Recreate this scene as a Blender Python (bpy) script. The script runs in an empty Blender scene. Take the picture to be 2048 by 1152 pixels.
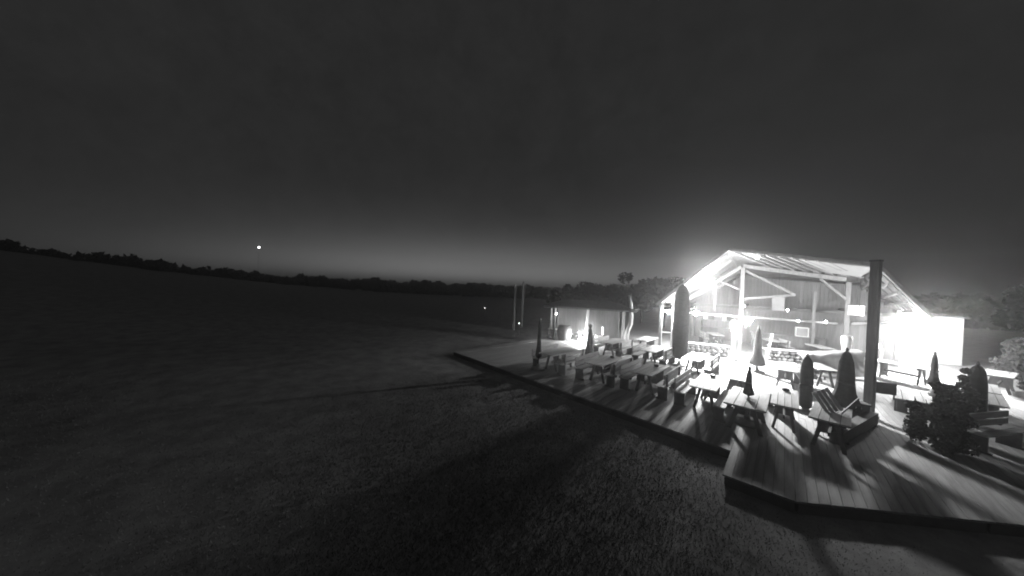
import bpy, math, random
import numpy as np
from mathutils import Matrix, Vector

random.seed(7)
rng = np.random.default_rng(7)
R = math.radians
scene = bpy.context.scene
COL = scene.collection

# ------------------------------------------------------------------ camera, sky, exposure
# frame of the place: deck top is z = 0, +Y runs along the tables towards the pavilion, +X along its front
CAM_H = 3.5
YAW, PITCH, ROLL = R(42.4), R(0.35), math.atan(0.044)
fw = Vector((-math.sin(YAW) * math.cos(PITCH), math.cos(YAW) * math.cos(PITCH), -math.sin(PITCH)))
r0 = Vector((math.cos(YAW), math.sin(YAW), 0))
u0 = r0.cross(fw)
rt = r0 * math.cos(ROLL) + u0 * math.sin(ROLL)
up = u0 * math.cos(ROLL) - r0 * math.sin(ROLL)
cam = bpy.data.cameras.new('camera')
cam.sensor_width = 36.0
cam.lens = 36.0 * 600.0 / 2048.0
cam.clip_start, cam.clip_end = 0.1, 2000.0
cam_o = bpy.data.objects.new('camera', cam)
COL.objects.link(cam_o)
cam_o.matrix_world = Matrix(((rt.x, up.x, -fw.x, 0), (rt.y, up.y, -fw.y, 0), (rt.z, up.z, -fw.z, CAM_H), (0, 0, 0, 1)))
scene.camera = cam_o

world = bpy.data.worlds.new('World')
scene.world = world
world.use_nodes = True
nt = world.node_tree
bg = nt.nodes['Background']
sky = nt.nodes.new('ShaderNodeTexSky')
sky.sky_type = 'NISHITA'
sky.sun_disc = False
sky.sun_elevation = R(-8.6)           # deep dusk: the sun has set behind the low wood
sky.sun_rotation = R(-47.0)
bw = nt.nodes.new('ShaderNodeRGBToBW')   # the camera sees in infra-red: no hue
glow = nt.nodes.new('ShaderNodeMath')
glow.operation = 'ADD'
glow.inputs[1].default_value = 0.102      # even night-sky airglow
pw = nt.nodes.new('ShaderNodeMath')
pw.operation = 'MULTIPLY'
pw.inputs[1].default_value = 122.0
wtc = nt.nodes.new('ShaderNodeTexCoord')          # added grain-like mottling of the airglow
wnz = nt.nodes.new('ShaderNodeTexNoise')
wnz.inputs['Scale'].default_value = 9.0
wnz.inputs['Detail'].default_value = 12.0
wnz.inputs['Roughness'].default_value = 0.78
wmr = nt.nodes.new('ShaderNodeMapRange')
wmr.inputs['From Min'].default_value = 0.3
wmr.inputs['From Max'].default_value = 0.7
wmr.inputs['To Min'].default_value = 0.088
wmr.inputs['To Max'].default_value = 0.124
nt.links.new(wtc.outputs['Generated'], wnz.inputs['Vector'])
nt.links.new(wnz.outputs[0], wmr.inputs[0])
nt.links.new(wmr.outputs[0], glow.inputs[1])
nt.links.new(sky.outputs[0], bw.inputs[0])
nt.links.new(bw.outputs[0], pw.inputs[0])
nt.links.new(pw.outputs[0], glow.inputs[0])
nt.links.new(glow.outputs[0], bg.inputs[0])
bg.inputs[1].default_value = 0.1

scene.view_settings.view_transform = 'Standard'
scene.view_settings.look = 'None'
scene.view_settings.gamma = 1.0
scene.view_settings.use_curve_mapping = False
scene.view_settings.exposure = 1.0
scene.render.engine = 'CYCLES'
scene.cycles.use_denoising = True
scene.cycles.filter_width = 1.9        # soft webcam lens
scene.cycles.max_bounces = 6
scene.cycles.volume_bounces = 1
scene.cycles.sample_clamp_indirect = 4.0

# ------------------------------------------------------------------ materials (all grey: the picture has no hue)
def mat(name, v, rough=0.75, var=0.25, scale=(6, 6, 6), bump=0.0, rnd=0.0, metal=0.0, detail=6):
    m = bpy.data.materials.new(name)
    m.use_nodes = True
    n = m.node_tree
    b = n.nodes['Principled BSDF']
    b.inputs['Roughness'].default_value = rough
    b.inputs['Metallic'].default_value = metal
    b.inputs['Specular IOR Level'].default_value = 0.3
    tc = n.nodes.new('ShaderNodeTexCoord')
    mp = n.nodes.new('ShaderNodeMapping')
    mp.inputs['Scale'].default_value = scale
    nz = n.nodes.new('ShaderNodeTexNoise')
    nz.inputs['Scale'].default_value = 1.0
    nz.inputs['Detail'].default_value = detail
    nz.inputs['Roughness'].default_value = 0.65
    rp = n.nodes.new('ShaderNodeMapRange')
    rp.inputs['From Min'].default_value = 0.25
    rp.inputs['From Max'].default_value = 0.75
    rp.inputs['To Min'].default_value = v * (1 - var)
    rp.inputs['To Max'].default_value = v * (1 + var)
    n.links.new(tc.outputs['Object'], mp.inputs[0])
    n.links.new(mp.outputs[0], nz.inputs[0])
    n.links.new(nz.outputs[0], rp.inputs[0])
    out = rp.outputs[0]
    if rnd:
        oi = n.nodes.new('ShaderNodeObjectInfo')
        rr = n.nodes.new('ShaderNodeMapRange')
        rr.inputs['To Min'].default_value = 1 - rnd
        rr.inputs['To Max'].default_value = 1 + rnd
        mu = n.nodes.new('ShaderNodeMath')
        mu.operation = 'MULTIPLY'
        n.links.new(oi.outputs['Random'], rr.inputs[0])
        n.links.new(rr.outputs[0], mu.inputs[0])
        n.links.new(out, mu.inputs[1])
        out = mu.outputs[0]
    n.links.new(out, b.inputs['Base Color'])
    if bump:
        bp = n.nodes.new('ShaderNodeBump')
        bp.inputs['Strength'].default_value = bump
        bp.inputs['Distance'].default_value = 0.02
        n.links.new(nz.outputs[0], bp.inputs['Height'])
        n.links.new(bp.outputs[0], b.inputs['Normal'])
    return m

def emit(name, s):
    m = bpy.data.materials.new(name)
    m.use_nodes = True
    b = m.node_tree.nodes['Principled BSDF']
    b.inputs['Base Color'].default_value = (0.8, 0.8, 0.8, 1)
    b.inputs['Emission Color'].default_value = (1, 1, 1, 1)
    b.inputs['Emission Strength'].default_value = s
    return m

M = dict(
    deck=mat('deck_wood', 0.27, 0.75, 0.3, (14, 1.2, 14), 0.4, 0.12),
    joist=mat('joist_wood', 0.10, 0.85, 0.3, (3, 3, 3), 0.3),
    table=mat('table_wood', 0.44, 0.6, 0.3, (18, 1.5, 18), 0.3, 0.15),
    bench=mat('bench_wood', 0.33, 0.65, 0.3, (18, 1.5, 18), 0.3, 0.15),
    dark_wood=mat('dark_wood', 0.09, 0.8, 0.35, (5, 5, 5), 0.3, 0.15),
    post_wood=mat('post_wood', 0.17, 0.85, 0.45, (7, 7, 0.8), 0.6),
    timber=mat('timber', 0.21, 0.75, 0.3, (8, 8, 1.5), 0.3, 0.12),
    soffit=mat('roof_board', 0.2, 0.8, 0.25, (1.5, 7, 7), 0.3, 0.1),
    soffit_shade=mat('roof_board_shade', 0.11, 0.85, 0.25, (1.5, 7, 7), 0.3, 0.1),  # copy of the roof board with the top roof's shade in its colour
    rafter=mat('rafter_wood', 0.2, 0.8, 0.25, (8, 8, 1.5), 0.3, 0.12),
    sheet=mat('roof_sheet', 0.26, 0.55, 0.12, (1, 1, 1), 0.1),
    wall=mat('wall_board', 0.17, 0.85, 0.3, (9, 9, 1.2), 0.4, 0.12),
    cabin=mat('cabin_board', 0.62, 0.7, 0.12, (9, 9, 1.2), 0.3, 0.08),
    white=mat('white_paint', 0.75, 0.5, 0.08, (5, 5, 5), 0.1),
    fabric=mat('parasol_cloth', 0.055, 0.95, 0.35, (5, 5, 12), 0.5, 0.2),
    pale_fabric=mat('pale_cloth', 0.33, 0.95, 0.25, (5, 5, 12), 0.4),
    metal=mat('dark_metal', 0.08, 0.5, 0.2, (5, 5, 5), 0.05, 0.0, 0.6),
    concrete=mat('concrete', 0.22, 0.9, 0.25, (8, 8, 8), 0.4),
    stone=mat('stone', 0.30, 0.9, 0.35, (7, 7, 7), 0.7, 0.35),
    tarp=mat('tarpaulin', 0.6, 0.6, 0.25, (2, 9, 4), 0.3),
    bark=mat('bark', 0.10, 0.95, 0.4, (9, 9, 2), 0.8),
    pale_bark=mat('pale_bark', 0.38, 0.9, 0.35, (9, 9, 3), 0.7),
    leaf=mat('leaf', 0.08, 0.8, 0.4, (3, 3, 3)),
    far_leaf=mat('far_leaf', 0.05, 0.95, 0.4, (0.4, 0.4, 0.4)),
    grass=mat('grass_blade', 0.17, 0.9, 0.4, (3, 3, 3)),
    lawn=mat('lawn_soil', 0.29, 0.95, 0.4, (1.6, 1.6, 1.6), 0.8, 0.0, 0.0, 9),
    straw=mat('hut_roof', 0.10, 0.95, 0.4, (9, 9, 3), 0.8, 0.15),
    bulb=emit('bulb_glass', 540.0),
    bulb_small=emit('bulb_glass_small', 70.0),
    tube=emit('lamp_face', 120.0),
    garden_lamp=emit('garden_lamp_glass', 3.0),
    far_lamp=emit('far_lamp_glass', 9.0),
    lantern=emit('lantern_glass', 260.0),
    hut_lamp=emit('hut_lamp_glass', 260.0),
)

# ------------------------------------------------------------------ mesh helpers
class MB:
    def __init__(s):
        s.v, s.f = [], []
    def add(s, vs, fs):
        o = len(s.v)
        s.v += [tuple(v) for v in vs]
        s.f += [tuple(i + o for i in f) for f in fs]
        return s
    def box(s, c, d, rot=None):
        hx, hy, hz = d[0] / 2, d[1] / 2, d[2] / 2
        ps = [Vector((x * hx, y * hy, z * hz)) for z in (-1, 1) for y in (-1, 1) for x in (-1, 1)]
        if rot is not None:
            ps = [rot @ p for p in ps]
        c = Vector(c)
        return s.add([p + c for p in ps], [(0, 2, 3, 1), (4, 5, 7, 6), (0, 1, 5, 4), (2, 6, 7, 3), (0, 4, 6, 2), (1, 3, 7, 5)])
    def bar(s, a, b, w, h):
        """a squared timber from a to b, w wide, h high"""
        a, b = Vector(a), Vector(b)
        d = (b - a).normalized()
        up_ = Vector((0, 0, 1)) if abs(d.z) < 0.95 else Vector((0, 1, 0))
        x = d.cross(up_).normalized() * (w / 2)
        y = x.cross(d).normalized() * (h / 2)
        ps = [a - x - y, a + x - y, a + x + y, a - x + y, b - x - y, b + x - y, b + x + y, b - x + y]
        return s.add(ps, [(0, 1, 2, 3), (7, 6, 5, 4), (0, 4, 5, 1), (1, 5, 6, 2), (2, 6, 7, 3), (3, 7, 4, 0)])
    def tube(s, pts, rad, n=8):
        pts = [Vector(p) for p in pts]
        if not isinstance(rad, (list, tuple)):
            rad = [rad] * len(pts)
        rings = []
        for i, p in enumerate(pts):
            d = (pts[min(i + 1, len(pts) - 1)] - pts[max(i - 1, 0)]).normalized()
            a = Vector((1, 0, 0)) if abs(d.x) < 0.9 else Vector((0, 1, 0))
            x = d.cross(a).normalized()
            y = d.cross(x)
            rings.append([p + (x * math.cos(t) + y * math.sin(t)) * rad[i] for t in [2 * math.pi * k / n for k in range(n)]])
        vs = [q for r_ in rings for q in r_]
        fs = []
        for i in range(len(pts) - 1):
            for k in range(n):
                k2 = (k + 1) % n
                fs.append((i * n + k, i * n + k2, (i + 1) * n + k2, (i + 1) * n + k))
        fs.append(tuple(reversed(range(n))))
        fs.append(tuple(range((len(pts) - 1) * n, len(pts) * n)))
        return s.add(vs, fs)
    def lathe(s, c, prof, n=14, star=0.0, twist=0.0):
        c = Vector(c)
        vs, fs = [], []
        for i, (r_, z) in enumerate(prof):
            for k in range(n):
                t = 2 * math.pi * k / n + twist * z
                q = r_ * (1 - star * (k % 2))
                vs.append(c + Vector((q * math.cos(t), q * math.sin(t), z)))
        for i in range(len(prof) - 1):
            for k in range(n):
                k2 = (k + 1) % n
                fs.append((i * n + k, i * n + k2, (i + 1) * n + k2, (i + 1) * n + k))
        fs.append(tuple(reversed(range(n))))
        fs.append(tuple(range((len(prof) - 1) * n, len(prof) * n)))
        return s.add(vs, fs)
    def slab(s, quad, th):
        """a thick panel: quad of 4 points, th pushed along its normal downwards"""
        q = [Vector(p) for p in quad]
        nn = (q[1] - q[0]).cross(q[3] - q[0]).normalized()
        if nn.z > 0:
            nn = -nn
        b = [p + nn * th for p in q]
        return s.add(q + b, [(0, 1, 2, 3), (7, 6, 5, 4), (0, 4, 5, 1), (1, 5, 6, 2), (2, 6, 7, 3), (3, 7, 4, 0)])
    def mesh(s, name, m, smooth=False):
        me = bpy.data.meshes.new(name)
        me.from_pydata(s.v, [], s.f)
        me.materials.append(M[m])
        if smooth:
            me.polygons.foreach_set('use_smooth', [True] * len(me.polygons))
        me.update()
        return me

def link(name, me, parent=None, loc=None, rz=0.0):
    o = bpy.data.objects.new(name, me)
    COL.objects.link(o)
    if parent is not None:
        o.parent = parent
    if loc is not None:
        o.location = loc
    if rz:
        o.rotation_euler.z = rz
    return o

def part(name, mb, m, parent=None, smooth=False):
    return link(name, mb.mesh(name, m, smooth), parent)

def tag(o, label=None, cat=None, group=None, kind=None):
    for k, v in (('label', label), ('category', cat), ('group', group), ('kind', kind)):
        if v:
            o[k] = v
    return o

def thing(name, label, cat, loc=(0, 0, 0), rz=0.0, group=None):
    o = bpy.data.objects.new(name, None)
    o.empty_display_size = 0.2
    COL.objects.link(o)
    o.location = loc
    o.rotation_euler.z = rz
    return tag(o, label, cat, group)

def copy_tree(o, parent=None):
    c = o.copy()
    COL.objects.link(c)
    if parent is not None:
        c.parent = parent
    for ch in list(o.children):
        copy_tree(ch, c)
    return c

def leaves_mesh(name, pts, size, m, flat=0.0):
    """many small leaf faces at the given points"""
    n = len(pts)
    a = rng.normal(size=(n, 3))
    a /= np.linalg.norm(a, axis=1)[:, None]
    b = np.cross(a, rng.normal(size=(n, 3)))
    b /= np.linalg.norm(b, axis=1)[:, None] + 1e-9
    s = (size * rng.uniform(0.6, 1.3, n))[:, None]
    v = np.stack([pts - a * s, pts + b * s * 0.55, pts + a * s, pts - b * s * 0.55], 1).reshape(-1, 3)
    me = bpy.data.meshes.new(name)
    me.vertices.add(4 * n)
    me.vertices.foreach_set('co', v.astype(np.float32).ravel())
    me.loops.add(4 * n)
    me.loops.foreach_set('vertex_index', np.arange(4 * n, dtype=np.int32))
    me.polygons.add(n)
    me.polygons.foreach_set('loop_start', np.arange(0, 4 * n, 4, dtype=np.int32))
    me.materials.append(M[m])
    me.update(calc_edges=True)
    me.validate()
    return me

def clump_points(centers, radii, n):
    k = rng.integers(0, len(centers), n)
    d = rng.normal(size=(n, 3))
    d /= np.linalg.norm(d, axis=1)[:, None]
    q = rng.uniform(0.35, 1.05, n) ** 0.6
    return np.array(centers)[k] + d * (np.array(radii)[k] * q)[:, None] * np.array([1, 1, 0.85])

# ------------------------------------------------------------------ ground, hill and far wood
def ground_z(x, y):
    d = math.hypot(x, y)
    az = math.degrees(math.atan2(-x, y)) - 42.4            # degrees left of the view axis
    z = -0.20 + 0.03 * math.sin(x * 0.31) * math.sin(y * 0.27)
    if d > 25:
        lift = max(0.0, min(1.0, (az - 10) / 50.0))
        z += lift * lift * 6.0 * min(1.0, (d - 25) / 70.0)
    return z

g = MB()
N = 110
xs = [(-1 if i < N // 2 else 1) * 150 * (abs(i - N / 2) / (N / 2)) ** 1.8 for i in range(N + 1)]
for j in range(N + 1):
    for i in range(N + 1):
        g.v.append((xs[i], xs[j] + 0, ground_z(xs[i], xs[j])))
for j in range(N):
    for i in range(N):
        a = j * (N + 1) + i
        g.f.append((a, a + 1, a + N + 2, a + N + 1))
tag(part('ground', g, 'lawn', smooth=True), kind='structure')

# short lawn in front of the deck
def deck_front(x):
    if x > 0.25:
        return 7.22 + 0.75 * (x - 0.25)
    return 7.22 if x > -0.72 else 8.36 + (-x) * 0.087

n = 260000
gr = 2.2 * (26.0 / 2.2) ** rng.uniform(0, 1, n) ** 0.9
ga = R(42.4) + R(72) * rng.uniform(-1, 1, n)
gx, gy = -np.sin(ga) * gr, np.cos(ga) * gr
keep = np.array([q < deck_front(p) - 0.08 or p < -12.6 for p, q in zip(gx, gy)])
keep &= rng.uniform(0, 1, n) < np.clip((26 - gr) / 14, 0, 1)
gx, gy = gx[keep], gy[keep]
n = len(gx)
gz = np.full(n, -0.22)
h = rng.uniform(-0.01, 0.03, n)
ang = rng.uniform(0, 2 * np.pi, n)
lean = rng.normal(size=(n, 2)) * 0.03
w = 0.007
v = np.stack([np.stack([gx - w * np.cos(ang), gy - w * np.sin(ang), gz], 1), np.stack([gx + w * np.cos(ang), gy + w * np.sin(ang), gz], 1),
              np.stack([gx + lean[:, 0], gy + lean[:, 1], gz + h + 0.03], 1)], 1).reshape(-1, 3)
me = bpy.data.meshes.new('grass')
me.vertices.add(3 * n)
me.vertices.foreach_set('co', v.astype(np.float32).ravel())
me.loops.add(3 * n)
me.loops.foreach_set('vertex_index', np.arange(3 * n, dtype=np.int32))
me.polygons.add(n)
me.polygons.foreach_set('loop_start', np.arange(0, 3 * n, 3, dtype=np.int32))
me.materials.append(M['grass'])
me.update(calc_edges=True)
tag(link('grass', me), 'short dark lawn in front of the wooden deck', 'grass', kind='stuff')

# far wood along the horizon (reads as one mass)
cs, rs = [], []
for az in np.arange(-75, 72, 0.55):                      # degrees right of the view axis
    for row in range(2):
        d = 96 + row * 12 + rng.uniform(-4, 4)
        a = R(42.4 - az + rng.uniform(-0.3, 0.3))
        x, y = -math.sin(a) * d, math.cos(a) * d
        gzz = ground_z(x, y)
        left = max(0.0, (-az - 36) / 20.0)
        top = 3.2 + 2.8 * min(left, 1.2) ** 1.3 + 0.35 * math.sin(az * 0.7) + 0.25 * math.sin(az * 2.3 + 1) + rng.normal() * 0.28
        if az > 18:
            top += 1.5
        for zz in np.arange(gzz, top, 1.3):
            cs.append((x, y, min(zz + 0.6, top - 0.6)))
            rs.append(rng.uniform(0.9, 1.35))
tag(link('far_wood', leaves_mesh('far_wood', clump_points(cs, rs, 60000), 0.55, 'far_leaf')), 'low dark wood along the far horizon', 'wood', kind='stuff')

# ------------------------------------------------------------------ deck
sub = MB()
xl, xr, yb = -12.5, 10.0, 33.0
# substructure: fascia boards all along the front edge, closed body below the boards
sub.add([(xl, deck_front(xl) + .03, -.45), (-.62, deck_front(-.8) + .03, -.45), (-.62, yb, -.45), (xl, yb, -.45),
         (xl, deck_front(xl) + .03, -.035), (-.62, deck_front(-.8) + .03, -.035), (-.62, yb, -.035), (xl, yb, -.035)],
        [(0, 1, 5, 4), (1, 2, 6, 5), (2, 3, 7, 6), (3, 0, 4, 7), (4, 5, 6, 7), (3, 2, 1, 0)])
ring = [(-.605, 7.26), (.25, 7.26), (xr, deck_front(xr) + .04), (xr, yb), (-.605, yb)]
sub.add([(p, q, -.45) for p, q in ring] + [(p, q, -.035) for p, q in ring],
        [(0, 1, 6, 5), (1, 2, 7, 6), (2, 3, 8, 7), (3, 4, 9, 8), (4, 0, 5, 9), (5, 6, 7, 8, 9), (4, 3, 2, 1, 0)])
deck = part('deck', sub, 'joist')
tag(deck, 'large wooden terrace deck carrying tables, benches and the lit pavilion', 'deck', kind='structure')
far_boards = MB()
x = xl + .08
k = 0
while x < xr:
    y0 = deck_front(x)
    cuts = [y0, 11.6 + (k * 7 % 5) * 0.35, 16.0 + (k * 3 % 4) * 0.4]
    if not -1.6 < x < 5.0:
        cuts = cuts[:2]
    if x > 6.5:
        cuts = [y0]
    for a, b in zip(cuts[:-1], cuts[1:]):
        hl = (b - a - 0.006) / 2
        bd = MB().box((0, 0, 0), (0.143, 2 * hl, 0.034))
        if a == y0:                                       # the front end is cut along the deck edge
            bd.v = [(p, q if q > 0 else q + deck_front(x + p) - deck_front(x), z) if not -.82 < x < -.62 else (p, q, z) for p, q, z in bd.v]
        link('board', bd.mesh('board', 'deck'), deck, (x, (a + b) / 2, -0.017 + random.uniform(-.003, .003)))
    a = cuts[-1]
    while a < yb:
        b = min(a + 4.2, yb)
        far_boards.box((x, (a + b) / 2, -.017 + random.uniform(-.003, .003)), (.143, b - a - .006, .034))
        a = b
    x += .15
    k += 1
tag(part('board', far_boards, 'deck', deck), kind='stuff')
def fascia(a, b):
    a, b = Vector(a), Vector(b)
    n_ = max(1, round((b - a).length / 2.7))
    for i in range(n_):
        for z in (-.115,):
            p = a.lerp(b, i / n_ + .0025)
            q = a.lerp(b, (i + 1) / n_ - .0025)
            e = random.uniform(-.006, .006)
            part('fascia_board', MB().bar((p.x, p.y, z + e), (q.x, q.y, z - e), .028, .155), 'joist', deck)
fascia((xl, deck_front(xl) - .0, 0), (-.76, deck_front(-.76), 0))
fascia((-.745, 8.40, 0), (-.745, 7.24, 0))
fascia((-.74, 7.21, 0), (.25, 7.21, 0))
fascia((.26, 7.215, 0), (xr - .5, deck_front(xr - .5) - .01, 0))

# ------------------------------------------------------------------ tables and benches
def make_table(L=2.0, W=0.72):
    t = thing('picnic_table', 'x', 'table')
    nP = 4
    pw_ = W / nP
    pm = MB().box((0, 0, 0), (pw_ - 0.012, L, 0.04)).mesh('plank', 'table')
    for i in range(nP):
        link('plank', pm, t, (-W / 2 + pw_ * (i + .5), random.uniform(-.012, .012), .73 + random.uniform(-.003, .003)))
    for sy in (-1, 1):
        y = sy * (L / 2 - 0.42)
        lg = MB()
        lg.bar((-W * .38, y, 0), (-W * .16, y, .68), .08, .055)
        lg.bar((W * .38, y, 0), (W * .16, y, .68), .08, .055)
        lg.box((0, y, .668), (W * .80, .07, .08))
        if sy > 0:
            lg.box((0, y, .36), (W * .74, .03, .56))  # unseen panel added to shade the floor under the table
        part('leg', lg, 'dark_wood', t)  # dark tone carries the shade under the table top
    part('stretcher', MB().box((0, 0, .34), (.05, L - .9, .1)), 'dark_wood', t)
    return t

def make_bench(L=1.95, back=True):
    """back on the -X side"""
    t = thing('garden_bench', 'x', 'bench')
    pm = MB().box((0, 0, 0), (.155, L, .035)).mesh('seat_plank', 'bench')
    for x in (-.085, .085):
        link('seat_plank', pm, t, (x, random.uniform(-.01, .01), .445))
    for sy in (-1, 1):
        y = sy * (L / 2 - .2)
        lg = MB()
        lg.box((-.15, y, .42 if back else .21), (.05, .07, .84 if back else .42))
        lg.box((.0, y, .21), (.24, .055, .42))  # slab made broad to shade the deck underneath
        lg.box((0, y, .02), (.34, .08, .04))
        part('leg', lg, 'dark_wood', t)
    if back:
        bm = MB().box((0, 0, 0), (.032, L, .15)).mesh('back_plank', 'bench')
        for z in (.60, .78):
            link('back_plank', bm, t, (-.108, 0, z))
    return t

table_proto = make_table()
bench_proto = make_bench()
plain_proto = make_bench(back=False)
used = {}
def place(proto, x, y, rz, label, group, sx=1.0, sy=1.0):
    if proto.name not in used:
        used[proto.name] = 1
        o = proto
    else:
        o = copy_tree(proto)
    o.location = (x, y, 0)
    o.rotation_euler.z = rz
    o.scale = (sx, sy, 1)
    o['label'] = label
    o['group'] = group
    return o

TG, BG = 'wooden tables on the deck', 'wooden benches at the tables'
PI = math.pi
J = lambda s=.02: random.uniform(-s, s)
# front row, left to right
place(table_proto, -7.25, 11.2, J(), 'dim leftmost table of the front row, beside the slim closed parasol', TG)
place(table_proto, -5.2, 11.3, J(), 'dim grey table just right of the small knobbed closed parasol', TG)
place(table_proto, -3.5, 11.45, J(), 'grey table in the front row with bench backs on both long sides', TG)
place(table_proto, -1.72, 11.35, J(), 'pale plank table in the front row just left of the parasol table', TG, .95)
place(table_proto, -0.66, 10.45, J(), 'pale table with a small closed parasol standing through its top', TG, 1.2, .95)
place(table_proto, 0.08, 11.42, J(), 'pale narrow table between the parasol table and the blunt dark parasol', TG, .78)
place(table_proto, 0.92, 10.75, -.12, 'pale table nearest the deck corner with a folded chair leaning on it', TG, .95, .8)
# second row
place(table_proto, -6.9, 16.0, J(), 'far dim table of the second row, in front of the crooked pale trunk', TG)
place(table_proto, -4.68, 15.7, J(), 'glaring white table left of the tall thick closed parasol', TG)
place(table_proto, -2.85, 15.4, J(), 'glaring white table right of the tall thick closed parasol', TG)
place(table_proto, -1.15, 13.35, J(), 'glaring lit table behind the front row, just left of the deck centre', TG)
place(table_proto, 0.1, 16.6, J(), 'overexposed table in front of the tarpaulin, before the stone wall', TG, .9)
place(table_proto, -6.0, 18.6, J(), 'table of the third row just left of the pavilion corner post', TG)
place(table_proto, 1.15, 17.9, .3, 'overexposed table directly before the draped tarpaulin', TG, .9, .8)
place(plain_proto, -1.235, 10.9, J(), 'low backless bench between the fourth front table and the parasol table', BG, .85)
# benches, front row (back on -X; rz = pi turns the back to +X)
def benches(x, y, side, what, sx=1.0):
    if 'l' in side:
        place(bench_proto, x - .60, y + J(.05), J(.03), 'left-hand bench with back at ' + what, BG, sx)
    if 'r' in side:
        place(bench_proto, x + .60, y + J(.05), PI + J(.03), 'right-hand bench with back at ' + what, BG, sx)
benches(-7.25, 11.2, 'lr', 'the dim leftmost front table')
benches(-5.2, 11.3, 'lr', 'the table beside the knobbed parasol')
benches(-3.5, 11.45, 'lr', 'the third table of the front row')
benches(-1.72, 11.35, 'l', 'the pale fourth table of the front row')
benches(-6.9, 16.0, 'lr', 'the far dim second-row table')
benches(-4.68, 15.7, 'lr', 'the glaring table left of the thick parasol')
benches(-2.85, 15.4, 'r', 'the glaring table right of the thick parasol')
place(plain_proto, -0.30, 13.6, J(), 'low backless bench right of the glaring table behind the front row', BG)
place(plain_proto, 0.62, 16.4, .1, 'backless white-lit bench beside the overexposed table near the tarpaulin', BG)
# right-hand terrace
place(table_proto, 4.62, 16.5, -.235, 'glaring table at the right edge, nearer of the end-to-end pair', TG, .85, 1.0)
place(table_proto, 5.12, 18.62, -.235, 'glaring table at the right edge, farther of the end-to-end pair', TG, .85, 1.0)
place(table_proto, 6.75, 23.2, -.35, 'bright far table behind the dark shrubs by the white cabin', TG)
place(table_proto, 4.0, 22.0, .95, 'overexposed table standing right in front of the white cabin', TG, .9)
place(plain_proto, 3.02, 16.55, -.15, 'overexposed thin bench between the tall post and the dark shrubs', BG, .9, 1.1)
place(plain_proto, 3.45, 16.6, PI - .15, 'second thin bench beside the first one near the dark shrubs', BG, .9, 1.1)
place(bench_proto, 3.95, 13.65, -.6, 'dim long bench at the right edge in front of the glaring tables', BG, 1.2, .9)
place(plain_proto, 5.6, 16.2, -.235, 'bench on the far side of the glaring pair at the right edge', BG)

for x, y, lb in ((-1.7, 12.0, 'small dark ashtray on the pale fourth table of the front row'), (-3.45, 11.9, 'small dark ashtray on the third table of the front row'), (.1, 12.1, 'small dark ashtray on the narrow pale front table'), (-5.1, 11.8, 'small dark ashtray on the dim table beside the knobbed parasol')):
    t = thing('ashtray', lb, 'ashtray', (x, y, .753), 0, 'ashtrays on the tables')
    part('bowl', MB().lathe((0, 0, 0), [(.06, 0), (.085, .02), (.085, .07), (.07, .09), (.03, .09)], 12), 'metal', t, True)
# ------------------------------------------------------------------ closed parasols
def parasol(x, y, top, r, z0, label, blunt=False, flare=1.0, base=True, knob=False, fab='fabric', rz=0.0):
    t = thing('closed_parasol', label, 'parasol', (x, y, 0), rz, 'closed parasols')
    part('pole', MB().tube([(0, 0, 0.02), (0, 0, top)], .028, 8), 'metal', t)
    H = top - z0
    if blunt:
        prof = [(r * .55, z0), (r * .95, z0 + .04 * H), (r, z0 + .35 * H), (r * .96, z0 + .7 * H), (r * .8, z0 + .9 * H), (r * .45, z0 + .97 * H), (.03, z0 + H)]
    else:
        prof = [(r * .6 * flare, z0), (r * flare, z0 + .04 * H), (r * .92 * flare, z0 + .14 * H), (r * .70, z0 + .30 * H), (r * .60, z0 + .45 * H), (r * .56, z0 + .6 * H), (r * .48, z0 + .8 * H), (r * .3, z0 + .94 * H), (.025, z0 + H)]
    c = part('canopy', MB().lathe((0, 0, 0), prof, 22, .34, .35), fab, t, True)
    zt = z0 + .45 * H
    part('strap', MB().lathe((0, 0, 0), [(r * (.98 if blunt else .60), zt - .03), (r * (1.01 if blunt else .62), zt), (r * (.98 if blunt else .60), zt + .03)], 18), fab, c, True)
    part('finial', MB().lathe((0, 0, top - .02), [(.02, 0), (.045 if not knob else .085, .04 if not knob else .07), (.035 if not knob else .085, .08 if not knob else .15), (.01, .12 if not knob else .2)], 10), 'metal' if not knob else 'fabric', t, True)
    if base:
        b = MB()
        b.lathe((0, 0, .001), [(.30, 0), (.30, .06), (.10, .09), (.05, .24)], 16)
        part('base', b, 'concrete', t, True)
    return t

parasol(-3.7, 16.3, 3.95, .36, .35, 'tall thick dark closed parasol standing before the bright left roof', blunt=True)
parasol(-6.55, 12.6, 1.75, .24, .35, 'small dark closed parasol with a round knob on a thin neck', knob=True)
parasol(-7.7, 10.3, 2.1, .14, .5, 'slim barely visible closed parasol at the dim left end of the tables')
parasol(-.88, 18.2, 2.05, .25, .3, 'dark closed parasol with flared skirt in front of the stone wall', flare=1.25)
parasol(-.66, 10.55, 1.5, .13, .80, 'small closed parasol standing through the pale front table', base=True)
parasol(.57, 13.1, 1.72, .16, .12, 'blunt-topped dark closed parasol behind the narrow front table', blunt=True)
parasol(1.42, 13.5, 2.0, .33, .25, 'wide-skirted dark closed parasol just left of the tall post', flare=1.1)
parasol(4.35, 19.7, 1.6, .16, .35, 'slender closed parasol against the white cabin, left of the shrubs', flare=1.2)
parasol(4.08, 15.2, 1.85, .18, .15, 'thick closed parasol rising behind the dark shrubs at the right', blunt=True)
parasol(-12.2, 17.6, 2.3, .14, .6, 'pale thin closed parasol left of the lit hut', fab='pale_fabric')

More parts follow.
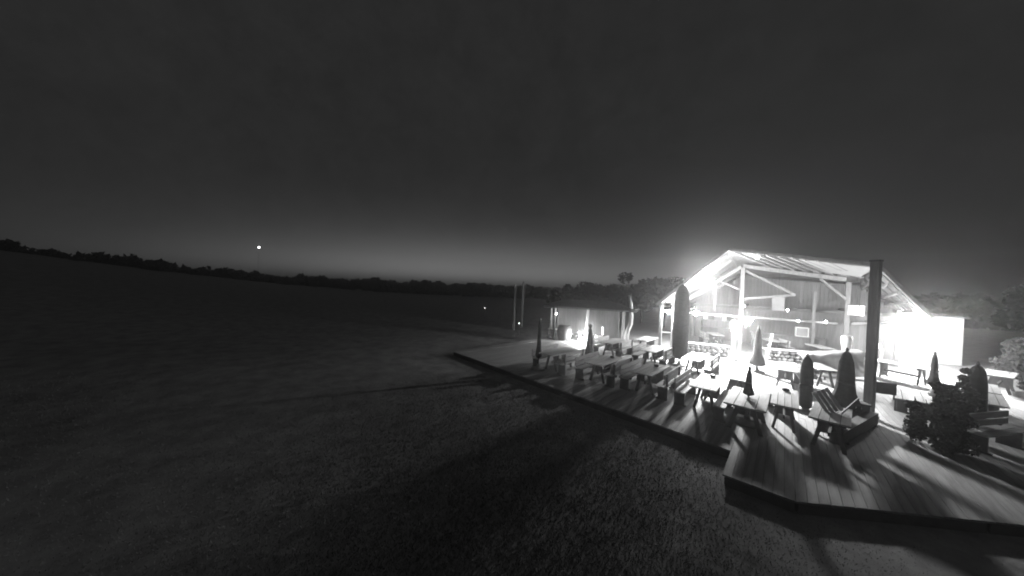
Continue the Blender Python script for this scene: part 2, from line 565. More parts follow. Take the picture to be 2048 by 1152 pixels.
# ------------------------------------------------------------------ tall post at the deck corner, timber edging, box, folded chair
t = thing('tall_post', 'tall thick dark timber post rising above the pavilion roof edge', 'post', (1.98, 14.1, 0))
part('shaft', MB().box((0, 0, 2.36), (.20, .16, 4.72), Matrix.Rotation(-.5, 3, 'Z')), 'post_wood', t)
part('cap', MB().box((0, 0, 4.75), (.23, .19, .05), Matrix.Rotation(-.5, 3, 'Z')), 'dark_wood', t)
part('foot_plate', MB().box((0, 0, .04), (.34, .28, .08), Matrix.Rotation(-.5, 3, 'Z')), 'metal', t)
sg = part('table_edge_panel', MB().box((.33, .17, .93), (.44, .05, .34), Matrix.Rotation(.35, 3, 'Z')), 'dark_wood', t)  # flat panel standing in for a dark, backlit table edge
t = thing('wooden_box', 'dark wooden box with a small white plate at the foot of the tall post', 'box', (1.62, 13.55, 0), .35)
bx_ = MB()
bx_.box((0, 0, .25), (.5, .36, .46))
part('body', bx_, 'dark_wood', t)
part('lid', MB().box((0, 0, .50), (.54, .40, .04)), 'dark_wood', t)
part('plate', MB().box((.0, -.188, .36), (.13, .014, .11)), 'white', t)
t = thing('timber_edging', 'low dark timber beam along the deck corner below the tall post', 'beam', (0, 0, 0))
part('beam', MB().bar((1.02, 10.75, .17), (1.98, 13.55, .17), .22, .30), 'dark_wood', t)
part('support', MB().box((1.12, 11.05, .012), (.3, .12, .02)), 'dark_wood', t)
part('support', MB().box((1.88, 13.25, .012), (.3, .12, .02)), 'dark_wood', t)
t = thing('folded_chair', 'folded slatted chair leaning on the corner table', 'chair', (1.0, 10.85, .752), .35)
rot = Matrix.Rotation(R(-32), 3, 'Y')
for i in range(4):
    part('slat', MB().box(rot @ Vector((-.135 + i * .09, 0, .30)), (.075, .025, .58), rot), 'table', t)
part('rail', MB().box(rot @ Vector((0, .026, .10)), (.36, .022, .04), rot), 'table', t)
part('rail', MB().box(rot @ Vector((0, .026, .52)), (.36, .022, .04), rot), 'table', t)
part('leg', MB().bar((.12, .02, .0), (.42, .02, .42), .03, .03), 'metal', t)

# ------------------------------------------------------------------ pavilion
Lf, Af, Pf, Rf = Vector((-5.73, 19.42, 2.90)), Vector((-2.55, 20.85, 6.24)), Vector((3.38, 23.52, 5.45)), Vector((5.24, 24.36, 2.95))
Lb, Ab, Pb, Rb = Vector((-5.8, 29.0, 2.90)), Vector((-2.6, 29.0, 5.25)), Vector((3.4, 29.0, 4.75)), Vector((5.2, 28.9, 2.95))
pav = thing('pavilion', 'large open timber pavilion with lit trapezoid roof behind the tables', 'pavilion', (0, 0, 0))
lerp = lambda a, b, s: a + (b - a) * s
roof = part('roof', MB().slab([Af, Pf, Pb, Ab], .06), 'soffit_shade', pav)
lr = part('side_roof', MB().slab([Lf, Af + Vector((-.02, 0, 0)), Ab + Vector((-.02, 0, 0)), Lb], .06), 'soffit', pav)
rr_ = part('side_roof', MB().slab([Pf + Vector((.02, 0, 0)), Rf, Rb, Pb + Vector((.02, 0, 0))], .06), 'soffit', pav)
# fascia boards along the front edges
dn = Vector((0, -.03, -.10))
for a, b, n_ in ((Lf, Af, 'fascia'), (Af, Pf, 'fascia'), (Pf, Rf, 'fascia')):
    part(n_, MB().bar(a + dn, b + dn, .05, .16), 'rafter', pav)
# rafters under the top roof (they run skew to the front edge)
for i in range(9):
    s = .03 + i * .085
    a = lerp(Af, Pf, s) + Vector((0, .1, -.15))
    q = min(.98, s + .34)
    b = lerp(lerp(Af, Ab, .56), lerp(Pf, Pb, .56), q) + Vector((0, 0, -.15))
    part('rafter', MB().bar(a, b, .09, .16), 'rafter', roof)
part('ceiling_sheet', MB().slab([lerp(Af, Pf, .50) + Vector((0, .12, -.20)), lerp(Af, Pf, .985) + Vector((0, .12, -.20)), lerp(Pf, Pb, .45) + Vector((-.3, 0, -.22)), lerp(lerp(Af, Pf, .74), lerp(Ab, Pb, .74), .42) + Vector((0, 0, -.22))], .02), 'sheet', roof)
# rafters under the side roofs, running down the slope
def wing_rafters(a0, a1, b0, b1, n_, par):
    for i in range(n_):
        s = (i + .5) / n_
        p, q = lerp(a0, b0, s), lerp(a1, b1, s)
        nn = Vector((0, 0, -.14))
        part('rafter', MB().bar(lerp(p, q, .02) + nn, lerp(p, q, .98) + nn, .09, .14), 'rafter', par)
wing_rafters(Lf, Af, Lb, Ab, 5, lr)
wing_rafters(Rf, Pf, Rb, Pb, 5, rr_)
# purlins under the right roof (bright stripes)
for i in range(5):
    s = .1 + i * .18
    part('purlin', MB().bar(lerp(Pf, Rf, s) + Vector((-.05, .5, -.28)), lerp(Pb, Rb, s) + Vector((-.05, 0, -.28)), .08, .12), 'timber', rr_)

def post(x, y, z1, w=.2, z0=0.0):
    return part('post', MB().box((x, y, (z0 + z1) / 2), (w, w, z1 - z0)), 'timber', pav)
# truss: king post, beams, braces
T1, T2 = Vector((-2.1, 24.4, 5.45)), Vector((2.55, 26.2, 4.75))
TL = Vector((-5.45, 23.6, 2.75))
post(-2.1, 24.4, 5.35, .2)
part('truss_beam', MB().bar(T1, T2, .16, .22), 'timber', pav)
part('truss_beam', MB().bar(T1 + Vector((-.12, 0, -.05)), TL, .14, .2), 'timber', pav)
part('brace', MB().bar(T1 + Vector((.12, 0, -.3)), Vector((.42, 25.4, 3.72)), .11, .13), 'timber', pav)
part('tie_beam', MB().bar(Vector((-1.98, 24.45, 3.35)), Vector((.42, 25.4, 3.72)), .1, .12), 'timber', pav)
part('brace', MB().bar(Vector((-3.45, 23.9, 4.35)), Vector((-3.5, 23.95, 2.45)), .09, .09), 'timber', pav)
post(-5.95, 21.05, 2.72, .16)
post(-5.35, 21.4, 2.9, .12)
post(2.7, 26.4, 4.6, .2)
post(1.35, 26.9, 4.0, .15)
post(4.6, 26.5, 3.1, .16)
post(-5.6, 28.6, 2.75, .16)
part('rail', MB().box((-5.64, 21.24, .95), (.62, .06, .08), Matrix.Rotation(.53, 3, 'Z')), 'timber', pav)
# low front beam that carries the string of bulbs
FB = [Vector((-6.05, 21.0, 2.33)), Vector((-2.1, 22.6, 2.28)), Vector((2.2, 25.2, 2.18))]
part('front_beam', MB().bar(FB[0], FB[1], .09, .10), 'timber', pav)
part('front_beam', MB().bar(FB[1] + Vector((.02, .02, 0)), FB[2], .09, .10), 'timber', pav)
part('front_beam', MB().bar(Vector((2.85, 26.3, 2.18)), Vector((5.0, 28.6, 2.42)), .09, .12), 'timber', pav)
# back wall of upright boards
bw_ = part('back_wall', MB().box((-.2, 28.97, 1.6), (10.6, .05, 3.2)), 'wall', pav)
i = 0
x = -5.4
while x < 5.0:
    if x < -2.6:
        zt = 2.85 + (x + 5.8) / 3.2 * 2.2
    elif x < 3.4:
        zt = 5.05 - (x + 2.6) / 6 * .5
    else:
        zt = 4.55 - (x - 3.4) / 1.8 * 1.7
    link('board', MB().box((0, 0, zt / 2), (.19, .03, zt - .06)).mesh('board', 'wall'), bw_, (x, 28.925 + random.uniform(-.006, .006), 0))
    x += .2
# counter, panel, shelf inside
t = thing('bar_counter', 'dim wooden counter deep inside the pavilion', 'counter', (.1, 27.2, 0), .12)
part('front', MB().box((0, 0, .5), (3.6, .55, 1.0)), 'wall', t)
part('top', MB().box((0, -.04, 1.03), (3.75, .7, .05)), 'timber', t)
t = thing('white_cabinet', 'pale box standing on the pavilion counter', 'box', (.85, 27.2, 1.056), .12)
part('body', MB().box((0, 0, .3), (.62, .4, .58)), 'white', t)
part('door', MB().box((-.02, -.205, .3), (.52, .015, .5)), 'sheet', t)
t = thing('hanging_banner', 'pale hanging panel above the counter inside the pavilion', 'banner', (-.35, 26.2, 2.65))
part('panel', MB().box((0, 0, .45), (.62, .02, .88)), 'sheet', t)
part('rod', MB().tube([(-.36, 0, .91), (.36, 0, .91)], .018, 6), 'timber', t)
part('cord', MB().tube([(0, 0, .92), (0, 0, 2.4)], .006, 4), 'metal', t)
# clutter inside: shelf of boxes, hanging lamps, extra tables, cross beams
t = thing('wall_shelf', 'shelf with small boxes on the left of the pavilion back wall', 'shelf', (-3.9, 28.6, 0))
part('plank', MB().box((0, 0, 1.5), (2.2, .4, .05)), 'timber', t)
part('plank', MB().box((0, 0, .95), (2.2, .4, .05)), 'timber', t)
for sx in (-1, 1):
    part('side', MB().box((sx * 1.08, 0, .85), (.05, .4, 1.7)), 'dark_wood', t)
for k in range(5):
    part('box', MB().box((-.85 + k * .42, 0, 1.527 + .14), (.26 + .04 * (k % 3), .26, .28)), ('white', 'dark_wood', 'timber')[k % 3], t)
for x, y, lb in ((-3.6, 25.6, 'dim table inside the pavilion left of the middle post'), (-.6, 25.9, 'dim table inside the pavilion right of the middle post'), (1.6, 25.4, 'dim table inside the pavilion near the right post')):
    place(table_proto, x, y, .4, lb, 'tables inside the pavilion', 1.0, .8)
for x, y, lb in ((-4.25, 25.3, 'bench inside the pavilion at its left dim table'), (.1, 26.0, 'bench inside the pavilion between the two right dim tables')):
    place(bench_proto, x, y, .4, lb, 'benches inside the pavilion', 1.0, .8)
part('cross_beam', MB().bar((-5.4, 26.6, 2.7), (4.8, 27.6, 2.8), .14, .18), 'dark_wood', pav)
part('cross_beam', MB().bar((-2.1, 24.5, 2.9), (-2.1, 28.9, 2.9), .12, .16), 'dark_wood', pav)
part('cross_beam', MB().bar((2.65, 26.5, 2.95), (2.65, 28.9, 2.95), .12, .16), 'dark_wood', pav)
part('brace', MB().bar((2.6, 26.3, 3.6), (1.5, 25.8, 4.75), .1, .1), 'timber', pav)
part('brace', MB().bar((-2.2, 24.3, 3.9), (-3.3, 24.05, 4.45), .1, .1), 'timber', pav)
# white double board on the right of the pavilion
t = thing('menu_board', 'white double board hanging under the roof left of the tall post', 'board', (2.95, 25.6, 2.72), .35)
part('panel', MB().box((-.12, 0, .27), (.42, .03, .54)), 'white', t)
part('panel', MB().box((.24, 0, .26), (.2, .03, .56)), 'white', t)
part('frame', MB().box((.05, .03, .57), (.8, .04, .05)), 'dark_wood', t)
part('chain', MB().tube([(.05, .03, .58), (.05, .03, 2.2)], .01, 4), 'metal', t)

# ------------------------------------------------------------------ stone walls in front of the pavilion
smesh = []
for k in range(5):
    mb = MB()
    prof = [(.07, -.11), (.14, -.07), (.165, 0), (.14, .07), (.06, .11)]
    mb.lathe((0, 0, 0), prof, 7)
    mb.v = [(x * random.uniform(.85, 1.15), y * random.uniform(.85, 1.15), z * random.uniform(.85, 1.15)) for x, y, z in mb.v]
    smesh.append(mb.mesh('stone', 'stone'))
def stone_wall(a, b, rows, label):
    a, b = Vector((a[0], a[1], 0)), Vector((b[0], b[1], 0))
    L = (b - a).length
    d = (b - a).normalized()
    ry = math.atan2(d.y, d.x)
    t = thing('stone_wall', label, 'wall', a, ry)
    part('core', MB().box((L / 2, 0, rows * .19 / 2), (L - .1, .2, rows * .19 - .04)), 'joist', t)
    part('coping', MB().box((L / 2, 0, rows * .19 + .045), (L + .05, .42, .05)), 'white', t)
    for r_ in range(rows):
        x = .12 + (r_ % 2) * .12
        while x < L - .05:
            s = random.uniform(.75, 1.05)
            o = link('stone', random.choice(smesh), t, (x, -.09, .10 + r_ * .19))
            o.rotation_euler = (random.uniform(-.4, .4), random.uniform(-.4, .4), random.uniform(0, 6))
            o.scale = (s, s * .85, s * .85)
            x += .29 * s
    return t
stone_wall((-4.6, 20.1), (-2.3, 21.0), 3, 'low rough stone wall with white coping left of the bright lamp')
stone_wall((-.75, 22.2), (1.3, 23.3), 3, 'low rough stone wall with white coping right of the dark flared parasol')

# ------------------------------------------------------------------ tarpaulin-covered stack
t = thing('covered_stack', 'stack draped with a creased grey tarpaulin right of the stone wall', 'tarpaulin', (1.62, 20.9, 0), .42)
nu, nv = 30, 16
tv, tf = [], []
for j in range(nv + 1):
    for i in range(nu + 1):
        uu, vv = i / nu, j / nv
        x = (uu - .5) * 2.3
        hgt = .72 + .42 * uu
        if vv < .62:
            q = vv / .62
            z = .04 + hgt * q
            y = -.55 + .32 * q
        else:
            q = (vv - .62) / .38
            z = .04 + hgt + .05 * math.sin(q * PI)
            y = -.23 + .75 * q
        amp = .095 * (1 - .6 * max(0, vv - .5) * 2)
        y += amp * math.sin(11 * uu + 5 * vv + 2 * math.sin(3 * vv)) + .03 * math.sin(23 * uu - 7 * vv)
        z += .02 * math.sin(9 * uu + 4 * vv)
        tv.append((x + .03 * math.sin(8 * vv), y, max(z, .02)))
for j in range(nv):
    for i in range(nu):
        a = j * (nu + 1) + i
        tf.append((a, a + 1, a + nu + 2, a + nu + 1))
mb = MB()
mb.add(tv, tf)
o = part('tarpaulin', mb, 'tarp', t, True)
sm = o.modifiers.new('thick', 'SOLIDIFY')
sm.thickness = .012
part('stack', MB().box((0, .1, .32), (1.6, .5, .6)).box((.35, .1, .72), (.9, .45, .2)), 'dark_wood', t)
for i in range(3):
    part('lit_top_strip', MB().box((.1 * i, -.72 - .13 * i, .05 + .018 * (2 - i)), (1.9, .1, .09)), 'white', t)  # white strips standing in for lit table tops

# ------------------------------------------------------------------ white chair and pedestal near the cabin
t = thing('garden_chair', 'white plastic chair with slotted round-topped back beside the tall post', 'chair', (3.55, 24.4, 0), .0)
part('seat', MB().box((0, 0, .44), (.5, .5, .05)), 'white', t)
bk = MB()
bk.tube([(-.23, .22, .46), (-.25, .26, 1.0), (-.17, .28, 1.28), (0, .29, 1.38), (.17, .28, 1.28), (.25, .26, 1.0), (.23, .22, .46)], .055, 8)
part('backrest', bk, 'white', t, True)
part('backrest_panel', MB().box((0, .275, 1.17), (.36, .04, .2)), 'white', t)
for sx in (-1, 1):
    for sy in (-1, 1):
        part('leg', MB().tube([(sx * .2, sy * .2, .42), (sx * .25, sy * .25, 0)], .03, 6), 'white', t)
t = thing('white_pedestal', 'white waisted pedestal standing left of the tall post', 'pedestal', (2.32, 22.4, 0))
part('column', MB().lathe((0, 0, 0), [(.2, .0), (.26, .05), (.24, .3), (.15, .62), (.17, 1.2), (.22, 1.55), (.2, 1.72), (.1, 1.78)], 16), 'white', t, True)
part('foot', MB().box((0, 0, .012), (.6, .6, .02)), 'concrete', t)

# ------------------------------------------------------------------ white cabin
A_, B_ = Vector((5.06, 29.15, 0)), Vector((7.75, 30.7, 0))
L = (B_ - A_).length
ry = math.atan2(B_.y - A_.y, B_.x - A_.x)
t = thing('cabin', 'brightly lit white boarded cabin right of the pavilion', 'cabin', A_, ry)
part('wall', MB().box((L / 2, 1.3, 1.38), (L, 2.5, 2.76)), 'cabin', t)
w_ = [c for c in t.children if c.name.startswith('wall')][0]
bm_ = MB().box((0, 0, 1.36), (.155, .024, 2.66)).mesh('board', 'cabin')
x = .09
while x < L - .05:
    if not (1.05 < x < 1.95):
        link('board', bm_, w_, (x, .036 + random.uniform(-.004, .004), 0))
    x += .168
part('roof', MB().slab([(-.1, -.12, 2.84), (L + .1, -.12, 2.84), (L + .1, 2.7, 3.0), (-.1, 2.7, 3.0)], .07), 'sheet', t)
d_ = part('door', MB().box((1.5, .03, 1.02), (.86, .03, 2.0)), 'cabin', t)
part('handle', MB().tube([(1.15, .0, 1.0), (1.15, .0, 1.16)], .015, 6), 'metal', d_)

# ------------------------------------------------------------------ lamps
def point(name, loc, watts, rad, parent, spot=None, aim=None):
    l = bpy.data.lights.new(name, 'SPOT' if spot else 'POINT')
    l.energy = watts
    l.shadow_soft_size = rad
    if spot:
        l.spot_size = R(spot)
        l.spot_blend = 1.0
    o = bpy.data.objects.new(name, l)
    COL.objects.link(o)
    o.parent = parent
    o.location = loc
    if aim is not None:
        o.rotation_euler = (Vector(aim) - Vector(loc)).to_track_quat('-Z', 'Y').to_euler()
    return o

def floodlight(x, y, z, rz, tilt, label, watts, spot):
    """wide floodlight, its face looking along -Y before turning by rz, tilted down"""
    t = thing('floodlight', label, 'lamp', (x, y, z), rz, 'floodlights under the roof')
    rot = Matrix.Rotation(tilt, 3, 'X')
    part('housing', MB().box((0, .04, 0), (.44, .08, .30), rot), 'metal', t)
    part('glass', MB().box(rot @ Vector((0, -.012, 0)), (.38, .012, .24), rot), 'tube', t)
    part('bracket', MB().bar((0, .06, .1), (0, .12, .42), .04, .03), 'metal', t)
    aim = rot @ Vector((0, -1, 0))
    src = rot @ Vector((0, -.10, 0))
    point('light', src, watts, .5, t, spot, src + aim)
    return t
fl = floodlight(-3.62, 21.1, 4.55, .414, .80, 'glaring floodlight under the left roof slope', 22000, 63)
point('light', (0, -.2, .0), 700, .15, fl)                 # added for the lamp's halo and stray light on the roof boards
floodlight(4.5, 24.7, 2.74, .12, .9, 'floodlight under the right eave, turned to the terrace', 4000, 90)
fl2 = floodlight(4.95, 25.2, 2.70, PI - .35, .3, 'floodlight under the right eave, turned to the white cabin', 2000, 112)
point('light', (-.3, .35, -.1), 520, .15, fl2)               # added for the glow around the cabin lamp

def bulb(x, y, z, r_, m, label, cord=.25):
    t = thing('light_bulb', label, 'lamp', (x, y, z), 0, 'bulbs of the pavilion')
    part('glass', MB().lathe((0, 0, 0), [(.02 * r_ / .06, -r_), (r_ * .8, -r_ * .65), (r_, 0), (r_ * .8, r_ * .6), (r_ * .45, r_)], 12), m, t, True)
    part('socket', MB().lathe((0, 0, r_), [(.03, 0), (.03, .07), (.012, .1)], 8), 'metal', t, True)
    part('cord', MB().tube([(0, 0, r_ + .09), (0, 0, r_ + .1 + cord)], .006, 4), 'metal', t)
    return t
bulb(-5.45, 20.9, 2.30, .10, 'bulb', 'bright bulb at the left end of the front beam', .1)
bulb(-3.95, 20.9, 2.36, .12, 'bulb', 'bright bulb just right of the tall thick parasol', .6)
bulb(-1.83, 22.4, 2.93, .05, 'bulb_small', 'small bulb high on the middle post', .3)
bulb(.58, 23.9, 2.22, .04, 'bulb_small', 'small faint bulb on the front beam right of the middle', .1)
bulb(1.72, 24.6, 2.25, .05, 'bulb_small', 'small bulb on the front beam left of the right-hand post', .1)
bulb(.1, 23.5, 2.82, .035, 'bulb_small', 'tiny bulb hanging above the counter inside the pavilion', .6)
bulb(-1.27, 21.75, 5.72, .08, 'bulb_small', 'bright bulb under the top front edge of the roof', .1)
# lantern on a white post, the brightest low light
t = thing('lantern_post', 'white post with a glaring lantern before the middle of the pavilion', 'lamp', (-2.02, 20.3, 0))
part('post', MB().box((0, 0, .78), (.2, .2, 1.56)), 'white', t)
part('plinth', MB().box((0, 0, .06), (.42, .42, .12)), 'white', t)
part('glass', MB().lathe((0, 0, 1.62), [(.09, 0), (.13, .08), (.13, .3), (.08, .38)], 12), 'lantern', t, True)
part('cap', MB().lathe((0, 0, 2.0), [(.2, 0), (.16, .06), (.03, .16)], 12), 'white', t, True)
t = thing('lamp_shade', 'bright triangular lamp shade beside the lantern', 'lamp', (-1.5, 20.9, 1.95))
part('shade', MB().lathe((0, 0, 0), [(.05, 0), (.13, .16), (.24, .34), (.245, .36)], 16), 'hut_lamp', t, True)
part('cord', MB().tube([(0, 0, .36), (0, 0, .75)], .008, 4), 'metal', t)
t = thing('leaning_strut', 'pale slanting strut standing right of the lantern', 'strut', (-.55, 21.0, 0))
part('strut', MB().bar((-.12, 0, 0), (.1, .1, 1.6), .1, .1), 'white', t)
part('foot', MB().box((-.12, 0, .012), (.3, .3, .02)), 'white', t)

# ------------------------------------------------------------------ small hut with a light on the left
hut = thing('hut', 'small open hut with dark low roof and lit inside, left of the pavilion', 'hut', (-10.3, 19.4, 0), .5)
for x, y in ((-2.2, -1.5), (2.2, -1.5), (-2.2, 1.5), (2.2, 1.5)):
    part('post', MB().tube([(x, y, 0), (x, y, 2.3)], .09, 8), 'timber', hut)
part('post', MB().tube([(-.1, -1.45, 0), (-.02, -1.45, 2.35)], .09, 8), 'pale_bark', hut)
rf = part('roof', MB().add([(-2.9, -2.1, 2.32), (2.9, -2.1, 2.32), (2.9, 2.1, 2.32), (-2.9, 2.1, 2.32), (-1.6, 0, 2.72), (1.6, 0, 2.72), (-2.9, -2.1, 2.2), (2.9, -2.1, 2.2), (2.9, 2.1, 2.2), (-2.9, 2.1, 2.2)],
     [(0, 1, 5, 4), (1, 2, 5), (2, 3, 4, 5), (3, 0, 4), (6, 7, 1, 0), (7, 8, 2, 1), (8, 9, 3, 2), (9, 6, 0, 3), (9, 8, 7, 6)]), 'straw', hut)
bwl = part('back_wall', MB().box((0, 1.5, 1.1), (4.3, .06, 2.2)), 'wall', hut)
for i in range(14):
    part('board', MB().box((-2.0 + i * .31, 1.455, 1.1), (.29, .03, 2.16)), 'wall', bwl)
t = thing('barrel', 'dark round barrel in the front of the lit hut', 'barrel', (-11.0, 17.5, 0))
part('body', MB().lathe((0, 0, 0), [(.38, 0), (.47, .25), (.5, .5), (.47, .75), (.38, 1.0)], 16), 'dark_wood', t, True)
part('hoop', MB().lathe((0, 0, .2), [(.47, 0), (.485, .05)], 16), 'metal', t, True)
part('hoop', MB().lathe((0, 0, .74), [(.485, 0), (.47, .05)], 16), 'metal', t, True)
t = thing('hut_table', 'glaring low table inside the hut', 'table', (-9.85, 18.3, 0), .5)
part('top', MB().box((0, 0, .62), (.9, .7, .05)), 'white', t)
for sx in (-1, 1):
    for sy in (-1, 1):
        part('leg', MB().box((sx * .38, sy * .28, .3), (.07, .07, .6)), 'white', t)
t = thing('hut_chair', 'white-lit chair at the right inside the hut', 'chair', (-9.0, 18.6, 0), -.9)
part('seat', MB().box((0, 0, .45), (.45, .45, .05)), 'white', t)
part('backrest', MB().box((0, .21, .82), (.44, .04, .5)), 'white', t)
for sx in (-1, 1):
    for sy in (-1, 1):
        part('leg', MB().box((sx * .19, sy * .19, .215), (.045, .045, .43)), 'white', t)
t = thing('ground_lamp', 'low glaring lamp on the floor of the hut', 'lamp', (-9.75, 17.65, 0))
part('base', MB().lathe((0, 0, 0), [(.12, 0), (.12, .04), (.04, .08)], 12), 'metal', t, True)
part('glass', MB().lathe((0, 0, .08), [(.05, 0), (.12, .08), (.12, .2), (.05, .28)], 12), 'hut_lamp', t, True)
point('light', (0, .0, .42), 210, .08, t)
t = thing('hut_bulb', 'tiny bulb hanging at the left of the hut opening', 'lamp', (-11.6, 17.3, 1.75))
part('glass', MB().lathe((0, 0, 0), [(.02, -.05), (.05, 0), (.03, .05)], 10), 'bulb_small', t, True)
part('cord', MB().tube([(0, 0, .05), (0, 0, .5)], .006, 4), 'metal', t)
t = thing('hut_shelf', 'dim pale ledge left of the hut', 'ledge', (-12.2, 18.6, 0), .45)
part('top', MB().box((0, 0, .5), (1.5, .3, .06)), 'white', t)
for sx in (-1, 1):
    part('leg', MB().box((sx * .65, 0, .235), (.08, .25, .47)), 'timber', t)

# crooked pale trunk right of the hut
t = thing('crooked_trunk', 'crooked pale bare trunk standing between hut and pavilion', 'trunk', (-7.45, 19.5, 0))
part('trunk', MB().tube([(-.12, 0, 0), (-.1, 0, .6), (-.02, 0, 1.0), (.12, 0, 1.4), (.16, 0, 1.9), (.1, 0, 2.6), (-.04, 0, 3.25)], [.16, .14, .13, .13, .12, .11, .06], 10), 'pale_bark', t, True)
part('branch', MB().tube([(.13, 0, 2.1), (.4, .05, 2.35), (.55, .1, 2.4)], [.05, .04, .02], 6), 'pale_bark', t, True)

# two pale masts and garden lights further left
for x, y, h, lb in ((-17.0, 19.0, 3.5, 'pale thin post in the dark, left of the pair'), (-17.7, 20.9, 3.85, 'pale thin post in the dark, right of the pair')):
    t = thing('thin_post', lb, 'post', (x, y, -.24), 0, 'pale posts beyond the deck')
    part('shaft', MB().tube([(0, 0, 0), (.02, 0, h + .3)], [.13, .10], 8), 'timber', t)
    part('cap', MB().lathe((.02, 0, h + .3), [(.12, 0), (.12, .03), (.02, .1)], 8), 'timber', t)
for x, y, z, lb in ((-14.9, 17.3, .55, 'tiny garden light beside the pale posts'), (-24.5, 22.5, .8, 'tiny garden light far out on the dark lawn')):
    t = thing('garden_light', lb, 'lamp', (x, y, -.24), 0, 'tiny garden lights')
    part('stake', MB().tube([(0, 0, 0), (0, 0, z + .36)], .02, 6), 'metal', t)
    part('glass', MB().lathe((0, 0, z + .36), [(.02, 0), (.035, .03), (.02, .07)], 8), 'garden_lamp', t, True)
# single light high on a mast above the left horizon
a = R(42.4 + 40.3)
d = 92.0
t = thing('light_mast', 'slim mast carrying one small white light above the left horizon', 'mast', (-math.sin(a) * d, math.cos(a) * d, ground_z(-math.sin(a) * d, math.cos(a) * d)))
zt = 3.5 + 6.3 - t.location.z
part('shaft', MB().tube([(0, 0, 0), (0, 0, zt)], [.03, .012], 6), 'metal', t)
part('lamp_glass', MB().lathe((0, 0, zt), [(.06, 0), (.15, .1), (.15, .25), (.06, .35)], 8), 'far_lamp', t, True)

# ------------------------------------------------------------------ shrubs and trees
def shrub(x, y, h, w, label, nleaf=5200, size=.055, m='leaf', cat='shrub', group=None, z=0.0, pot=False):
    t = thing('shrub', label, cat, (x, y, z), 0, group)
    cs, rs = [], []
    lead = [(rng.uniform(-.5, .5) * w * .7, rng.uniform(-.5, .5) * w * .7, rng.uniform(.55, 1.0)) for _ in range(5)]
    lead[0] = (0.0, 0.0, 1.0)
    for lx, ly, lh in lead:
        for q in np.linspace(.1, 1, 9):
            cs.append((lx + rng.normal() * .05 * w, ly + rng.normal() * .05 * w, .08 + q * (h * lh - .12)))
            rs.append(w * (.24 - .09 * q) * rng.uniform(.85, 1.2))
    for k in range(6):
        q = rng.uniform(0.08, .6)
        rad = w * .5 * math.sin(min(1.0, .25 + q * .9) * PI * .62) * (1 - .45 * max(0, q - .6) / .4)
        a_ = rng.uniform(0, 2 * PI)
        rr2 = rad * rng.uniform(.1, .8)
        cs.append((rr2 * math.cos(a_), rr2 * math.sin(a_), .12 + q * (h - .3)))
        rs.append(w * rng.uniform(.16, .27))
    link('foliage', leaves_mesh('foliage', clump_points(cs, rs, nleaf), size, m), t)
    st = MB()
    for k in range(4):
        a_ = k * 1.7
        st.tube([(0.04 * math.cos(a_), .04 * math.sin(a_), 0), (.15 * w * math.cos(a_), .15 * w * math.sin(a_), h * .4), (.3 * w * math.cos(a_), .3 * w * math.sin(a_), h * .75)], [.03, .02, .008], 6)
    part('stem', st, 'bark', t)
    return t
shrub(2.88, 12.45, 1.55, .85, 'dark broad shrub on the deck, front one of the cluster', 14000, .04)
shrub(3.5, 13.8, 1.85, .66, 'dark taller shrub just behind the front shrub', 9500, .04)
for k, (x, y, h, w, lb) in enumerate((
        (8.6, 27.8, 1.9, 2.0, 'grey lit shrub right beside the white cabin'),
        (9.6, 26.4, 1.5, 1.9, 'grey lit shrub second to the right of the cabin'),
        (11.4, 30.5, 2.3, 2.6, 'large dim shrub behind the lit shrubs at the right edge'),
        (8.4, 24.2, 1.1, 1.5, 'low lit shrub near the far right table'))):
    shrub(x, y, h, w, lb, 7000, .07, 'far_leaf', 'shrub', 'shrubs right of the cabin', 0.0 if x < 9 else -.02)

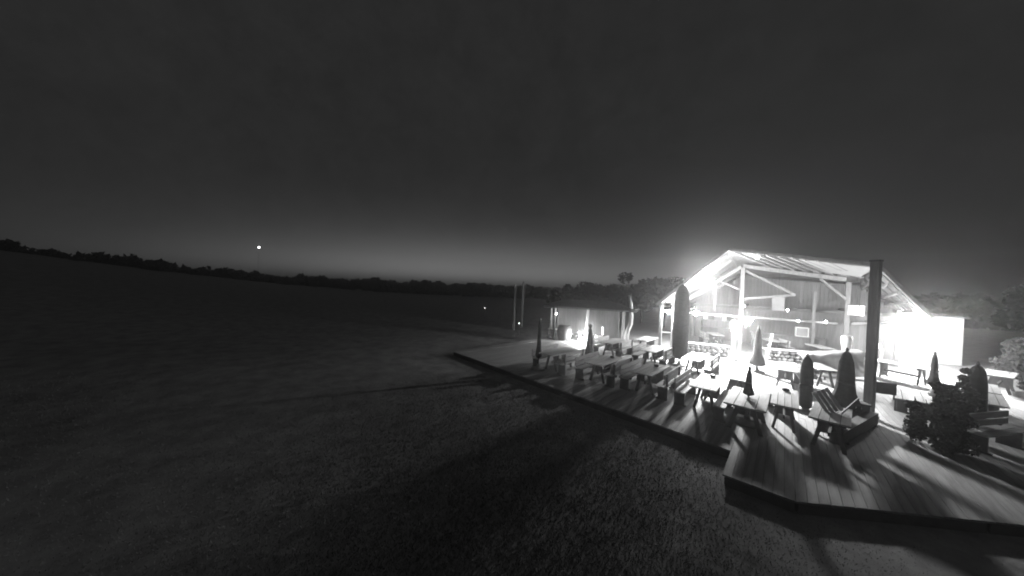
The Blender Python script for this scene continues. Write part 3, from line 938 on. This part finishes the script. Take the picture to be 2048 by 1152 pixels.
def tree(x, y, h, w, label, nleaf=5200, size=.22, ground=None):
    z = ground if ground is not None else ground_z(x, y)
    t = thing('tree', label, 'tree', (x, y, z), rng.uniform(0, 6), 'trees behind the deck')
    tr = MB()
    tr.tube([(0, 0, 0), (.06, .02, h * .25), (-.04, .05, h * .5), (.05, 0, h * .85)], [.03 * h, .024 * h, .016 * h, .005 * h], 8)
    cs, rs = [], []
    for k in range(9):
        a_ = k * 2.4
        z0_ = h * (.28 + .04 * k)
        e = (math.cos(a_) * w * .36, math.sin(a_) * w * .36, z0_ + h * .16)
        tr.tube([(0, 0, z0_), (e[0] * .5, e[1] * .5, z0_ + h * .1), e], [.011 * h, .007 * h, .003 * h], 5)
        for q in range(3):
            cs.append((e[0] + rng.normal() * w * .1, e[1] + rng.normal() * w * .1, e[2] + rng.normal() * h * .07))
            rs.append(w * rng.uniform(.10, .19))
    for k in range(7):
        cs.append((rng.normal() * w * .12, rng.normal() * w * .12, h * rng.uniform(.66, .84)))
        rs.append(w * rng.uniform(.12, .19))
    part('trunk', tr, 'bark', t)
    link('crown', leaves_mesh('crown', clump_points(cs, rs, nleaf), size, 'far_leaf'), t)
    return t
for x, y, h, w, lb in (
        (-20.5, 40.0, 4.6, 6.6, 'round dark tree behind the small hut'),
        (-27.0, 44.0, 3.9, 6.0, 'low dark tree left of the round one behind the hut'),
        (-12.6, 37.0, 5.6, 5.2, 'tall dark tree just left of the pavilion roof'),
        (-9.4, 34.0, 5.9, 4.8, 'dark tree tucked behind the left roof slope'),
        (-15.5, 41.0, 4.8, 5.6, 'dark tree between the round tree and the tall one'),
        (14.8, 41.0, 6.0, 6.0, 'dim tree behind the right side of the cabin')):
    tree(x, y, h, w, lb)

# ------------------------------------------------------------------ thin haze, added to stand in for lens bloom around the lamps
hz = MB().box((0, 0, 8.75), (312, 312, 20.5))
me = bpy.data.meshes.new('haze')
me.from_pydata(hz.v, [], hz.f)
hm = bpy.data.materials.new('bloom_haze')
hm.use_nodes = True
hn = hm.node_tree
hn.nodes.remove(hn.nodes['Principled BSDF'])
pv = hn.nodes.new('ShaderNodeVolumePrincipled')
pv.inputs['Color'].default_value = (.9, .9, .9, 1)
pv.inputs['Density'].default_value = 0.0031
pv.inputs['Anisotropy'].default_value = 0.86
hn.links.new(pv.outputs[0], hn.nodes['Material Output'].inputs['Volume'])
me.materials.append(hm)
tag(link('haze', me), 'added thin haze standing in for lens bloom around the lamps', 'haze', kind='stuff')
